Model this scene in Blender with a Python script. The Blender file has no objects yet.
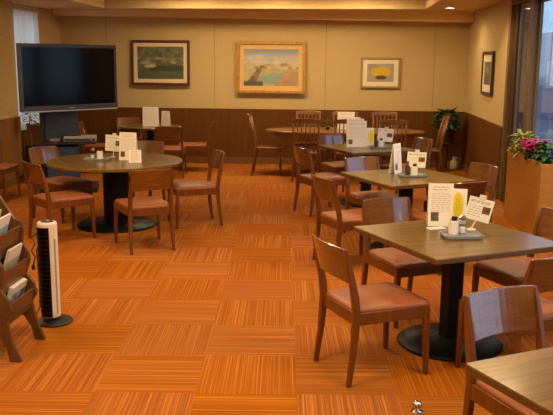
import bpy, bmesh, math, random
from mathutils import Vector, Matrix

S = bpy.context.scene
COL = S.collection
R = math.radians
random.seed(7)

# ------------------------------------------------------------------ camera
CAM_H = 1.8
cam_d = bpy.data.cameras.new('camera')
cam = bpy.data.objects.new('camera', cam_d)
COL.objects.link(cam)
cam.location = (0, 0, CAM_H)
cam_d.sensor_width = 36.0
cam_d.lens = 770 * 36.0 / 553
cam_d.clip_end = 200
pitch = math.atan(147.5 / 770)
cam.matrix_world = (Matrix.Translation((0, 0, CAM_H)) @ Matrix.Rotation(R(4.5), 4, 'Z')
                    @ Matrix.Rotation(R(90) - pitch, 4, 'X') @ Matrix.Rotation(0.008, 4, 'Z'))
S.camera = cam

# ------------------------------------------------------------------ world / exposure
S.view_settings.view_transform = 'Standard'
S.view_settings.look = 'None'
S.view_settings.gamma = 1.0
S.view_settings.use_curve_mapping = False
S.view_settings.exposure = 0.0
world = bpy.data.worlds.new('sky')
S.world = world
world.use_nodes = True
wn = world.node_tree.nodes
wl = world.node_tree.links
bg = wn['Background']
tc = wn.new('ShaderNodeTexCoord')
sep = wn.new('ShaderNodeSeparateXYZ')
wl.new(tc.outputs['Generated'], sep.inputs[0])
ramp = wn.new('ShaderNodeValToRGB')
ramp.color_ramp.elements[0].position = 0.0
ramp.color_ramp.elements[0].color = (0.52, 0.66, 0.84, 1)
ramp.color_ramp.elements[1].position = 0.5
ramp.color_ramp.elements[1].color = (0.34, 0.50, 0.78, 1)
wl.new(sep.outputs['Z'], ramp.inputs[0])
wl.new(ramp.outputs[0], bg.inputs['Color'])
bg.inputs['Strength'].default_value = 3.0

LAMP_COLOR = (1.0, 0.73, 0.39)
LAMP_POWER = 44.0

# ------------------------------------------------------------------ materials
def new_mat(name):
    m = bpy.data.materials.new(name)
    m.use_nodes = True
    nt = m.node_tree
    return m, nt, nt.nodes['Principled BSDF']

def plain(name, col, rough=0.5, metal=0.0, noise=0.0, scale=20.0, spec=None, coat=0.0, bump=0.0):
    m, nt, b = new_mat(name)
    b.inputs['Base Color'].default_value = (*col, 1)
    b.inputs['Roughness'].default_value = rough
    b.inputs['Metallic'].default_value = metal
    if spec is not None:
        b.inputs['Specular IOR Level'].default_value = spec
    if coat:
        b.inputs['Coat Weight'].default_value = coat
        b.inputs['Coat Roughness'].default_value = 0.15
    if noise or bump:
        t = nt.nodes.new('ShaderNodeTexCoord')
        n = nt.nodes.new('ShaderNodeTexNoise')
        n.inputs['Scale'].default_value = scale
        n.inputs['Detail'].default_value = 4
        nt.links.new(t.outputs['Object'], n.inputs['Vector'])
        if noise:
            r = nt.nodes.new('ShaderNodeValToRGB')
            r.color_ramp.elements[0].position = 0.3
            r.color_ramp.elements[1].position = 0.7
            r.color_ramp.elements[0].color = (*[c * (1 - noise) for c in col], 1)
            r.color_ramp.elements[1].color = (*[min(1, c * (1 + noise)) for c in col], 1)
            nt.links.new(n.outputs['Fac'], r.inputs[0])
            nt.links.new(r.outputs[0], b.inputs['Base Color'])
        if bump:
            bp = nt.nodes.new('ShaderNodeBump')
            bp.inputs['Strength'].default_value = bump
            bp.inputs['Distance'].default_value = 0.01
            nt.links.new(n.outputs['Fac'], bp.inputs['Height'])
            nt.links.new(bp.outputs[0], b.inputs['Normal'])
    return m

def wood(name, c1, c2, rough=0.3, stretch=(3, 40, 40), coat=0.3, spec=0.5):
    m, nt, b = new_mat(name)
    t = nt.nodes.new('ShaderNodeTexCoord')
    mp = nt.nodes.new('ShaderNodeMapping')
    mp.inputs['Scale'].default_value = stretch
    n = nt.nodes.new('ShaderNodeTexNoise')
    n.inputs['Scale'].default_value = 1.0
    n.inputs['Detail'].default_value = 3
    n.inputs['Distortion'].default_value = 0.6
    r = nt.nodes.new('ShaderNodeValToRGB')
    r.color_ramp.elements[0].position = 0.32
    r.color_ramp.elements[1].position = 0.68
    r.color_ramp.elements[0].color = (*c1, 1)
    r.color_ramp.elements[1].color = (*c2, 1)
    nt.links.new(t.outputs['Object'], mp.inputs[0])
    nt.links.new(mp.outputs[0], n.inputs['Vector'])
    nt.links.new(n.outputs['Fac'], r.inputs[0])
    nt.links.new(r.outputs[0], b.inputs['Base Color'])
    b.inputs['Roughness'].default_value = rough
    b.inputs['Specular IOR Level'].default_value = spec
    if coat:
        b.inputs['Coat Weight'].default_value = coat
        b.inputs['Coat Roughness'].default_value = 0.12
    return m

def emit(name, col, strength):
    m, nt, b = new_mat(name)
    b.inputs['Base Color'].default_value = (*col, 1)
    b.inputs['Emission Color'].default_value = (*col, 1)
    b.inputs['Emission Strength'].default_value = strength
    return m

def carpet_mat():
    m, nt, b = new_mat('carpet_tiles')
    N, L = nt.nodes, nt.links
    def math_(op, a, c=None):
        n = N.new('ShaderNodeMath'); n.operation = op
        for i, v in enumerate((a, c)):
            if v is None: continue
            if isinstance(v, (int, float)): n.inputs[i].default_value = v
            else: L.new(v, n.inputs[i])
        return n.outputs[0]
    t = N.new('ShaderNodeTexCoord')
    mp = N.new('ShaderNodeMapping')
    mp.vector_type = 'TEXTURE'
    mp.inputs['Location'].default_value = (-1.3025, 3.8753, 0)
    mp.inputs['Rotation'].default_value = (0, 0, R(4.04))
    mp.inputs['Scale'].default_value = (0.556, 0.556, 1)
    L.new(t.outputs['Object'], mp.inputs[0])
    sx = N.new('ShaderNodeSeparateXYZ'); L.new(mp.outputs[0], sx.inputs[0])
    X, Y = sx.outputs['X'], sx.outputs['Y']
    fx, fy = math_('FLOOR', X), math_('FLOOR', Y)
    par = math_('PINGPONG', math_('ADD', fx, fy), 1.0)          # 0 or 1
    u, v = math_('FRACT', X), math_('FRACT', Y)
    # coordinate across stripes and along stripes
    def mix(a, c):
        n = N.new('ShaderNodeMix'); n.data_type = 'FLOAT'
        L.new(par, n.inputs[0]); L.new(a, n.inputs[2]); L.new(c, n.inputs[3])
        return n.outputs[0]
    across, along = mix(v, u), mix(u, v)
    cx = N.new('ShaderNodeCombineXYZ'); L.new(fx, cx.inputs[0]); L.new(fy, cx.inputs[1])
    wn_ = N.new('ShaderNodeTexWhiteNoise'); wn_.noise_dimensions = '2D'; L.new(cx.outputs[0], wn_.inputs['Vector'])
    sv = N.new('ShaderNodeCombineXYZ')
    L.new(math_('MULTIPLY', across, 74.0), sv.inputs[0])
    L.new(math_('MULTIPLY', along, 0.35), sv.inputs[1])
    L.new(math_('MULTIPLY', wn_.outputs['Value'], 40.0), sv.inputs[2])
    ns = N.new('ShaderNodeTexNoise'); ns.inputs['Scale'].default_value = 1.0; ns.inputs['Detail'].default_value = 1.5
    L.new(sv.outputs[0], ns.inputs['Vector'])
    r = N.new('ShaderNodeValToRGB')
    e = r.color_ramp.elements
    e[0].position = 0.35; e[0].color = (0.240, 0.062, 0.004, 1)
    e[1].position = 0.68; e[1].color = (0.445, 0.148, 0.016, 1)
    k = e.new(0.52); k.color = (0.310, 0.085, 0.0055, 1)
    L.new(ns.outputs['Fac'], r.inputs[0])
    # tile to tile shade
    hs = N.new('ShaderNodeHueSaturation')
    L.new(r.outputs[0], hs.inputs['Color'])
    wc = N.new('ShaderNodeSeparateColor'); L.new(wn_.outputs['Color'], wc.inputs[0])
    L.new(math_('ADD', math_('MULTIPLY', wc.outputs[0], 0.08), 0.95), hs.inputs['Value'])
    L.new(math_('ADD', math_('MULTIPLY', wc.outputs[1], 0.06), 0.95), hs.inputs['Saturation'])
    L.new(math_('ADD', math_('MULTIPLY', wc.outputs[2], 0.006), 0.499), hs.inputs['Hue'])
    L.new(hs.outputs[0], b.inputs['Base Color'])
    b.inputs['Roughness'].default_value = 0.95
    b.inputs['Specular IOR Level'].default_value = 0.1
    bp = N.new('ShaderNodeBump'); bp.inputs['Strength'].default_value = 0.3; bp.inputs['Distance'].default_value = 0.004
    L.new(ns.outputs['Fac'], bp.inputs['Height']); L.new(bp.outputs[0], b.inputs['Normal'])
    return m

def glass_mat():
    m = bpy.data.materials.new('window_glass'); m.use_nodes = True
    nt = m.node_tree; nt.nodes.clear()
    o = nt.nodes.new('ShaderNodeOutputMaterial')
    tr = nt.nodes.new('ShaderNodeBsdfTransparent'); tr.inputs[0].default_value = (0.86, 0.93, 0.95, 1)
    gl = nt.nodes.new('ShaderNodeBsdfGlossy'); gl.inputs['Roughness'].default_value = 0.02
    fr = nt.nodes.new('ShaderNodeFresnel'); fr.inputs[0].default_value = 1.45
    mx = nt.nodes.new('ShaderNodeMixShader')
    ge = nt.nodes.new('ShaderNodeNewGeometry'); mr = nt.nodes.new('ShaderNodeMapRange')   # same reflectance on both faces of the pane
    mr.inputs[3].default_value = 1.45; mr.inputs[4].default_value = 1/1.45
    nt.links.new(ge.outputs['Backfacing'], mr.inputs[0]); nt.links.new(mr.outputs[0], fr.inputs[0])
    nt.links.new(fr.outputs[0], mx.inputs[0]); nt.links.new(tr.outputs[0], mx.inputs[1]); nt.links.new(gl.outputs[0], mx.inputs[2])
    nt.links.new(mx.outputs[0], o.inputs[0])
    return m

def lace_mat():
    m = bpy.data.materials.new('lace_fabric'); m.use_nodes = True
    nt = m.node_tree; nt.nodes.clear()
    o = nt.nodes.new('ShaderNodeOutputMaterial')
    d = nt.nodes.new('ShaderNodeBsdfDiffuse'); d.inputs[0].default_value = (0.88, 0.83, 0.74, 1)
    t = nt.nodes.new('ShaderNodeBsdfTranslucent'); t.inputs[0].default_value = (0.66, 0.60, 0.54, 1)
    mx = nt.nodes.new('ShaderNodeMixShader'); mx.inputs[0].default_value = 0.5
    nt.links.new(d.outputs[0], mx.inputs[1]); nt.links.new(t.outputs[0], mx.inputs[2]); nt.links.new(mx.outputs[0], o.inputs[0])
    return m

def colour_attr_mat(name, rough=0.6):
    m, nt, b = new_mat(name)
    a = nt.nodes.new('ShaderNodeVertexColor'); a.layer_name = 'Col'
    nt.links.new(a.outputs[0], b.inputs['Base Color'])
    b.inputs['Roughness'].default_value = rough
    return m

M = {}
M['carpet'] = carpet_mat()
M['wallpaper'] = plain('beige_wallpaper', (0.515, 0.375, 0.165), 0.85, noise=0.05, scale=60, bump=0.15)
M['ceiling'] = plain('cream_ceiling', (0.68, 0.50, 0.23), 0.9, noise=0.03, scale=8)
M['soffit'] = plain('lit_cream_soffit', (0.86, 0.67, 0.33), 0.85)  # ceiling cream made lighter, lamp light on the soffit put into the colour
M['wainscot'] = wood('dark_brown_panelling', (0.110, 0.038, 0.005), (0.132, 0.048, 0.007), 0.6, (30, 30, 1.5), 0.0, spec=0.15)
M['pillar_wood'] = wood('brown_panelling', (0.20, 0.088, 0.020), (0.24, 0.106, 0.025), 0.5, (30, 30, 1.5), 0.1)
M['trim'] = plain('brown_trim', (0.16, 0.07, 0.022), 0.5)
M['seam'] = plain('wallpaper_joint', (0.30, 0.20, 0.09), 0.8)
M['chair_wood'] = wood('red_brown_chair_wood', (0.105, 0.031, 0.005), (0.165, 0.052, 0.008), 0.32, (30, 30, 3), 0.12, spec=0.35)
M['chair_panel'] = wood('red_brown_veneer', (0.11, 0.036, 0.006), (0.17, 0.060, 0.011), 0.26, (3, 30, 30), 1.0)
_b = M['chair_panel'].node_tree.nodes['Principled BSDF']; _b.inputs['Coat IOR'].default_value = 1.6; _b.inputs['Coat Roughness'].default_value = 0.07
M['vinyl'] = plain('terracotta_vinyl', (0.25, 0.074, 0.025), 0.48, noise=0.06, scale=14)
M['bow_wood'] = wood('amber_windsor_wood', (0.15, 0.058, 0.012), (0.22, 0.088, 0.020), 0.32, (20, 20, 3), 0.3)
M['table_wood'] = wood('walnut_table_top', (0.095, 0.050, 0.009), (0.190, 0.105, 0.020), 0.30, (2.0, 28, 28), 0.30, spec=0.2)
M['oval_wood'] = wood('brown_oval_top', (0.20, 0.085, 0.026), (0.28, 0.125, 0.04), 0.3, (2.0, 28, 28), 0.3)
M['table_edge'] = plain('dark_table_edge', (0.10, 0.050, 0.014), 0.35)
M['black_metal'] = plain('black_enamel', (0.006, 0.006, 0.006), 0.42, 0.0, noise=0.2, scale=30, spec=0.15)
M['black_plastic'] = plain('black_plastic', (0.012, 0.012, 0.014), 0.45)
M['bezel'] = plain('charcoal_bezel', (0.045, 0.045, 0.055), 0.35)
M['screen'] = plain('dark_screen', (0.004, 0.004, 0.006), 0.12, spec=0.14)
M['silver'] = plain('silver_plastic', (0.42, 0.43, 0.46), 0.35, 0.3)
M['slate'] = plain('slate_blue_panel', (0.022, 0.052, 0.105), 0.5, noise=0.1, scale=6)
M['white_plastic'] = plain('cream_white_plastic', (0.72, 0.66, 0.56), 0.4)
M['grey_plastic'] = plain('grey_plastic', (0.30, 0.29, 0.27), 0.45)
M['paper'] = plain('white_paper', (0.82, 0.79, 0.72), 0.6)
M['ink'] = plain('grey_ink', (0.25, 0.20, 0.18), 0.7)
M['red_ink'] = plain('faded_red_ink', (0.45, 0.20, 0.16), 0.7)
M['yellow'] = plain('yellow_print', (0.82, 0.66, 0.005), 0.6)
M['photo'] = plain('food_photo', (0.14, 0.075, 0.04), 0.5, noise=0.9, scale=60)
M['tray'] = plain('blue_grey_tray', (0.21, 0.24, 0.27), 0.35)
M['ceramic'] = plain('white_ceramic', (0.75, 0.72, 0.66), 0.25)
M['toothpick'] = plain('dark_toothpick_lid', (0.05, 0.025, 0.012), 0.5)
M['salt'] = plain('white_salt', (0.8, 0.79, 0.76), 0.8)
M['clear'] = glass_mat(); M['clear'].name = 'clear_glass'
M['glass'] = glass_mat()
M['chrome'] = plain('chrome', (0.6, 0.58, 0.55), 0.2, 1.0)
M['rack_wood'] = wood('brown_rack_wood', (0.070, 0.027, 0.007), (0.110, 0.044, 0.012), 0.4, (20, 20, 3), 0.2)
M['mag'] = plain('magazine_paper', (0.62, 0.60, 0.55), 0.5)
M['planter'] = wood('orange_planter_veneer', (0.39, 0.158, 0.020), (0.45, 0.185, 0.026), 0.4, (1.5, 1.5, 30), 0.2)
M['soil'] = plain('dark_soil', (0.03, 0.02, 0.012), 0.95, noise=0.5, scale=40)
M['leaf'] = plain('green_leaf', (0.05, 0.13, 0.025), 0.5, noise=0.4, scale=25)
M['dark_leaf'] = plain('dark_green_leaf', (0.025, 0.075, 0.020), 0.5, noise=0.4, scale=25)
M['yellow_leaf'] = plain('yellow_green_leaf', (0.34, 0.36, 0.05), 0.5, noise=0.4, scale=25)
M['petal'] = plain('magenta_petal', (0.62, 0.045, 0.22), 0.5, noise=0.25, scale=30)
M['stem'] = plain('plant_stem', (0.10, 0.10, 0.03), 0.6)
M['dark_pot'] = plain('dark_brown_pot', (0.06, 0.026, 0.010), 0.35)
M['cream_pot'] = plain('cream_ceramic', (0.60, 0.48, 0.30), 0.4)
M['gold'] = plain('gold_frame_paint', (0.46, 0.24, 0.050), 0.35, 0.35, noise=0.2, scale=15)
M['cream_mat'] = plain('cream_mat_board', (0.70, 0.56, 0.33), 0.8)
M['brown_frame'] = plain('dark_brown_frame', (0.085, 0.024, 0.012), 0.35)
M['olive_frame'] = plain('olive_gilt_frame', (0.34, 0.25, 0.09), 0.4, 0.2)
M['gold_liner'] = plain('pale_gold_liner', (0.62, 0.40, 0.13), 0.5)
M['pale_mat'] = plain('pale_mat_board', (0.74, 0.66, 0.46), 0.8)
M['dark_frame'] = plain('black_brown_frame', (0.035, 0.020, 0.012), 0.35)
M['art'] = colour_attr_mat('painted_picture')
M['win_frame'] = plain('brown_window_frame', (0.17, 0.105, 0.045), 0.4, 0.2)
M['win_dark'] = plain('dark_window_frame', (0.05, 0.027, 0.012), 0.4, 0.2)
M['lace'] = lace_mat()
M['facade'] = plain('grey_facade', (0.80, 0.86, 0.90), 0.8, noise=0.08, scale=3)
M['facade_dark'] = plain('dark_facade_window', (0.22, 0.26, 0.33), 0.3)
M['blue_wall'] = plain('dark_blue_wall', (0.075, 0.11, 0.20), 0.7, noise=0.2, scale=4)
M['asphalt'] = plain('asphalt', (0.12, 0.13, 0.15), 0.9, noise=0.15, scale=10)
M['lamp'] = emit('lamp_diffuser', (1.0, 0.80, 0.50), 3.0)
M['downlamp'] = emit('downlight_lens', (1.0, 0.85, 0.6), 12.0)
M['lamp_ring'] = plain('cream_lamp_ring', (0.75, 0.65, 0.5), 0.4)

# ------------------------------------------------------------------ mesh helpers
def obj(name, bm, mats, parent=None, smooth=False, bevel=0.0, seg=2, loc=None, rot=None):
    me = bpy.data.meshes.new(name)
    bmesh.ops.recalc_face_normals(bm, faces=bm.faces[:])
    bm.to_mesh(me); bm.free()
    if not isinstance(mats, (list, tuple)): mats = [mats]
    for m in mats: me.materials.append(M[m] if isinstance(m, str) else m)
    if smooth:
        for p in me.polygons: p.use_smooth = True
    o = bpy.data.objects.new(name, me)
    COL.objects.link(o)
    if parent: o.parent = parent
    if loc: o.location = loc
    if rot: o.rotation_euler = rot
    if bevel:
        md = o.modifiers.new('bevel', 'BEVEL'); md.width = bevel; md.segments = seg; md.limit_method = 'ANGLE'
        md.angle_limit = R(40)
    return o

def tag(o, label, cat, group=None, kind=None):
    o['label'] = label; o['category'] = cat
    if group: o['group'] = group
    if kind: o['kind'] = kind
    return o

def thing(name, label, cat, loc=(0, 0, 0), rz=0.0, group=None):
    o = bpy.data.objects.new(name, None)
    o.empty_display_size = 0.1
    COL.objects.link(o)
    o.location = loc; o.rotation_euler = (0, 0, rz)
    return tag(o, label, cat, group)

def struct(name, bm, m, parent=None, **k):
    o = obj(name, bm, m, parent, **k)
    if not parent: o['kind'] = 'structure'
    return o

def dup(root, loc, rz, label, group=None):
    r = root.copy(); COL.objects.link(r); r.location = loc; r.rotation_euler = (0, 0, rz)
    r['label'] = label
    if group: r['group'] = group
    for ch in list(root.children):
        c = ch.copy(); COL.objects.link(c); c.parent = r
        for g in ch.children:
            d = g.copy(); COL.objects.link(d); d.parent = c
    return r

def B(): return bmesh.new()

def box(bm, x0, x1, y0, y1, z0, z1, mi=0):
    vs = [bm.verts.new(p) for p in ((x0,y0,z0),(x1,y0,z0),(x1,y1,z0),(x0,y1,z0),(x0,y0,z1),(x1,y0,z1),(x1,y1,z1),(x0,y1,z1))]
    for f in ((3,2,1,0),(4,5,6,7),(0,1,5,4),(1,2,6,5),(2,3,7,6),(3,0,4,7)):
        fc = bm.faces.new([vs[i] for i in f]); fc.material_index = mi
    return bm

def loft(bm, rings, cap=True, mi=0, closed=True):
    """rings: list of lists of points, same length"""
    V = [[bm.verts.new(p) for p in r] for r in rings]
    n = len(V[0])
    for a, b in zip(V, V[1:]):
        for i in range(n if closed else n - 1):
            j = (i + 1) % n
            f = bm.faces.new((a[i], a[j], b[j], b[i])); f.material_index = mi
    if cap:
        f = bm.faces.new(list(reversed(V[0]))); f.material_index = mi
        f = bm.faces.new(V[-1]); f.material_index = mi
    return V

def bar(bm, pts, sizes, mi=0, up=None):
    """rectangular section bar through pts; sizes (w along x, d along y) horizontal sections"""
    rings = []
    for (x, y, z), (w, d) in zip(pts, sizes):
        rings.append([(x-w/2,y-d/2,z),(x+w/2,y-d/2,z),(x+w/2,y+d/2,z),(x-w/2,y+d/2,z)])
    loft(bm, rings, mi=mi)

def tube(bm, pts, rad, n=8, mi=0, cap=True):
    pts = [Vector(p) for p in pts]
    if not isinstance(rad, (list, tuple)): rad = [rad] * len(pts)
    rings = []
    for i, p in enumerate(pts):
        t = (pts[min(i+1, len(pts)-1)] - pts[max(i-1, 0)]).normalized()
        ref = Vector((0, 0, 1)) if abs(t.z) < 0.9 else Vector((1, 0, 0))
        a = t.cross(ref).normalized(); b = t.cross(a).normalized()
        rings.append([p + (a*math.cos(2*math.pi*k/n) + b*math.sin(2*math.pi*k/n))*rad[i] for k in range(n)])
    loft(bm, rings, cap=cap, mi=mi)

def lathe(bm, prof, n=24, cx=0, cy=0, mi=0, sx=1.0, sy=1.0, cap=True):
    rings = [[(cx+r*sx*math.cos(2*math.pi*k/n), cy+r*sy*math.sin(2*math.pi*k/n), z) for k in range(n)] for r, z in prof]
    loft(bm, rings, mi=mi, cap=cap)

def prism_y(bm, poly, y0, y1, mi=0):
    loft(bm, [[(x, y0, z) for x, z in poly], [(x, y1, z) for x, z in poly]], mi=mi)

def rrect(w0, w1, d, r, n=5):
    """rounded trapezoid outline, rear half width w0 at y=-d/2, front half width w1 at y=+d/2"""
    cs = [(w1-r, d/2-r, 0), (-w1+r, d/2-r, 90), (-w0+r, -d/2+r, 180), (w0-r, -d/2+r, 270)]
    out = []
    for x, y, a in cs:
        for k in range(n+1):
            t = R(a + 90*k/n); out.append((x + r*math.cos(t), y + r*math.sin(t)))
    return out

# ------------------------------------------------------------------ room shell
XL, XR, YB, YF, ZC = -4.86, 2.16, 13.42, -3.5, 2.6
struct('floor', box(B(), XL-0.3, XR+0.3, YF-0.2, YB+0.2, -0.1, 0), 'carpet')

# ceiling with a recessed coffer
cx0, cx1, cy0, cy1, cz = -3.8, 1.32, 8.2, 12.55, 2.82
bm = B()
box(bm, XL-0.3, cx0, YF-0.2, YB+0.2, ZC, ZC+0.3)
box(bm, cx1, XR+0.3, YF-0.2, YB+0.2, ZC, ZC+0.3)
box(bm, cx0, cx1, YF-0.2, cy0, ZC, ZC+0.3)
box(bm, cx0, cx1, cy1, YB+0.2, ZC, ZC+0.3)
box(bm, cx0, cx1, cy0, cy1, cz, cz+0.1)
struct('ceiling', bm, 'ceiling')
# soffit running along the back wall
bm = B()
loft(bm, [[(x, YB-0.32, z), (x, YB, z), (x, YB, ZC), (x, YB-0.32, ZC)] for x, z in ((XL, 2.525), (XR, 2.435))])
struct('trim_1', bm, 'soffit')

WZ = 0.96
struct('wall_back', box(B(), XL-0.3, XR+0.3, YB, YB+0.2, 0, ZC+0.1), 'wallpaper')
struct('trim_2', box(B(), XL, XR, YB-0.03, YB, 0, WZ), 'wainscot')
struct('baseboard_back', box(B(), XL, XR, YB-0.045, YB-0.03, 0, 0.11), 'trim', bevel=0.004)
for i, x in enumerate((-4.05, -2.15, -0.23, 1.60)):
    struct('trim_%d' % (3+i), box(B(), x-0.004, x+0.004, YB-0.004, YB, WZ, 2.55), 'seam')

# right wall: solid part with wainscot, then the glazed part
YW = 10.30
struct('wall_right', box(B(), XR, XR+0.2, YW, YB, 0, ZC+0.1), 'wallpaper')
struct('trim_7', box(B(), XR-0.03, XR, YW, YB, 0, WZ), 'wainscot')
struct('baseboard_right', box(B(), XR-0.045, XR-0.03, YW, YB-0.045, 0, 0.11), 'trim', bevel=0.004)
# lintel and low sill wall along the windows
struct('trim_8', box(B(), XR, XR+0.2, YF, YW, 2.50, ZC+0.1), 'win_dark')
struct('trim_9', box(B(), XR, XR+0.2, YF, YW, 0, 0.12), 'win_dark')
def window_bay(n, y0, y1):
    w = bpy.data.objects.new('window_%d' % n, None); COL.objects.link(w); w.location = (XR+0.07, (y0+y1)/2, 0.12)
    w['kind'] = 'structure'
    h = (y1-y0)/2
    b = B()
    box(b, -0.015, 0.015, -h, -h+0.05, 0, 2.38); box(b, -0.015, 0.015, h-0.05, h, 0, 2.38)
    box(b, -0.015, 0.015, -h+0.05, h-0.05, 0, 0.06); box(b, -0.015, 0.015, -h+0.05, h-0.05, 2.33, 2.38)
    obj('window_frame', b, 'win_frame', w, bevel=0.004)
    obj('window_pane', box(B(), -0.003, 0.003, -h+0.05, h-0.05, 0.06, 2.33), 'glass', w)
struct('trim_10', box(B(), XR-0.015, XR+0.2, YW-0.12, YW, 0.0, 2.50), 'win_frame')
struct('trim_11', box(B(), XR+0.03, XR+0.2, YW-0.30, YW-0.12, 0.12, 2.50), 'win_dark')
for i, (y0, y1) in enumerate(((9.22, 10.0), (6.90, 9.06), (2.70, 4.26))):
    window_bay(3+i, y0, y1)
    if i: struct('trim_%d' % (13+i), box(B(), XR-0.01, XR+0.10, y1, y1+0.16, 0.12, 2.50), 'win_frame')
for k, (y0, y1) in enumerate(((4.42, 6.90), (YF, 2.70))):
    struct('wall_right_%s' % ('middle', 'near')[k], box(B(), XR, XR+0.2, y0, y1, 0.12, 2.50), 'wallpaper')
    struct('trim_%d' % (16+k), box(B(), XR-0.03, XR, y0, y1, 0.0, WZ), 'wainscot')

# left wall with a tall window, pillar
LW0, LW1, LZ0, LZ1 = 11.12, 12.25, 0.74, 2.47
bm = B()
box(bm, XL-0.2, XL, YF, LW0, 0, ZC+0.1); box(bm, XL-0.2, XL, LW1, YB, 0, ZC+0.1)
box(bm, XL-0.2, XL, LW0, LW1, 0, LZ0); box(bm, XL-0.2, XL, LW0, LW1, LZ1, ZC+0.1)
struct('wall_left', bm, 'wallpaper')
bm = B()
box(bm, XL, XL+0.03, YF, LW0, 0, WZ); box(bm, XL, XL+0.03, LW1, YB-0.03, 0, WZ); box(bm, XL, XL+0.03, LW0, LW1, 0, LZ0)
struct('trim_12', bm, 'wainscot')
w = bpy.data.objects.new('window_1', None); COL.objects.link(w); w.location = (XL-0.1, (LW0+LW1)/2, LZ0); w['kind'] = 'structure'
hh = (LW1-LW0)/2; b = B()
for s in (-1, 1): box(b, -0.04, 0.04, s*hh-(0.06 if s > 0 else 0), s*hh+(0.06 if s < 0 else 0), 0, LZ1-LZ0)
box(b, -0.04, 0.04, -0.03, 0.03, 0.06, LZ1-LZ0-0.06)
box(b, -0.04, 0.04, -hh+0.06, hh-0.06, 0, 0.06); box(b, -0.04, 0.04, -hh+0.06, hh-0.06, LZ1-LZ0-0.06, LZ1-LZ0)
obj('window_frame', b, 'win_frame', w)
obj('window_pane', box(B(), 0, 0.006, -hh+0.06, hh-0.06, 0.06, LZ1-LZ0-0.06), 'glass', w)
# pillar standing in front of the left wall
struct('wall_pillar', box(B(), XL, -4.66, 10.35, 10.98, WZ, ZC), 'wallpaper')
struct('trim_20', box(B(), XL, -4.64, 10.33, 11.0, 0, WZ), 'pillar_wood', bevel=0.006)
struct('baseboard_left', box(B(), XL, -4.625, 10.315, 11.015, 0, 0.11), 'trim', bevel=0.004)
# wall behind the camera
struct('wall_front', box(B(), XL-0.3, XR+0.3, YF-0.2, YF, 0, ZC+0.1), 'wallpaper')

# exterior
struct('exterior_ground', box(B(), XR+0.5, 30, -20, 45, -0.3, -0.15), 'asphalt')
fac = thing('neighbouring_building', 'pale grey building seen through the right-hand window', 'building', (9.5, 40, -0.15))
obj('wall', box(B(), -0.5, 0.0, -22, 22, 0, 6.5), 'facade', fac)
for k in range(6):
    y = -19 + k*6.6
    f = obj('window', box(B(), -0.56, -0.5, y, y+3.4, 0.4, 3.2), 'facade_dark', fac)
tag(obj('low_wall', box(B(), 0, 0.15, -6, 24, 0, 1.15), 'blue_wall', loc=(7.2, 20, -0.15)),
    'low dark blue wall outside beyond the window glass', 'wall')

# ------------------------------------------------------------------ lamps
def ceiling_light(x, y, z, label, power, sx=0.9, sy=0.5, group='recessed ceiling lights'):
    t = thing('ceiling_light', label, 'ceiling light', (x, y, z), 0, group)
    b = B()
    for s in (-1, 1):
        box(b, -sx/2, sx/2, s*sy/2-0.02, s*sy/2+0.02, -0.03, 0); box(b, s*sx/2-0.02, s*sx/2+0.02, -sy/2+0.02, sy/2-0.02, -0.03, 0)
    if z > ZC: box(b, -sx/2+0.02, sx/2-0.02, -sy/2+0.02, sy/2-0.02, 0, cz-z)
    obj('lamp_frame', b, 'lamp_ring', t)
    obj('diffuser', box(B(), -sx/2+0.02, sx/2-0.02, -sy/2+0.02, sy/2-0.02, -0.012, -0.002), 'lamp', t)
    l = bpy.data.lights.new('lamp_light', 'AREA'); l.shape = 'RECTANGLE'; l.size = sx-0.06; l.size_y = sy-0.06
    l.energy = power; l.color = LAMP_COLOR
    lo = bpy.data.objects.new('lamp_light', l); COL.objects.link(lo); lo.parent = t; lo.location = (0, 0, -0.02)
    return t
for x, lab in ((-2.3, 'left'), (-1.0, 'middle'), (0.35, 'right')):
    ceiling_light(x, 11.85, cz, '%s light panel recessed inside the ceiling coffer' % lab, LAMP_POWER*0.8)
for x in (-3.2, -0.9, 1.2):
    for y in (0.4, 3.4, 6.4):
        side = {-3.2: 'left', -0.9: 'middle', 1.2: 'right'}[x]
        row = {0.4: 'over the camera', 3.4: 'over the front tables', 6.4: 'over the middle tables'}[y]
        ceiling_light(x, y, ZC, '%s rectangular ceiling light panel %s' % (side, row), LAMP_POWER)
def downlight(label, x, y, p):
    t = thing('downlight', label, 'downlight', (x, y, ZC), 0, 'round downlights')
    b = B(); lathe(b, [(0.085, 0), (0.085, -0.012), (0.065, -0.012), (0.065, 0)], 24); obj('ring', b, 'lamp_ring', t)
    b = B(); lathe(b, [(0.064, -0.002), (0.064, -0.006)], 24); obj('lamp_lens', b, 'downlamp', t)
    l = bpy.data.lights.new('downlight_light', 'SPOT'); l.energy = p; l.color = LAMP_COLOR; l.spot_size = R(150); l.spot_blend = 0.8; l.shadow_soft_size = 0.06
    lo = bpy.data.objects.new('downlight_light', l); COL.objects.link(lo); lo.parent = t; lo.location = (0, 0, -0.03)
downlight('small round recessed downlight at the far right end of the ceiling', 1.65, 12.17, 28)
downlight('round downlight in the ceiling before the right-hand picture', 1.65, 10.0, 75)
downlight('round downlight in the ceiling above the planter box', 1.65, 7.9, 40)
downlight('added out-of-view downlight brightening the panelled pillar at left', -4.15, 8.9, 60)  # unseen extra lamp, added to brighten the left wall and pillar

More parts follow.
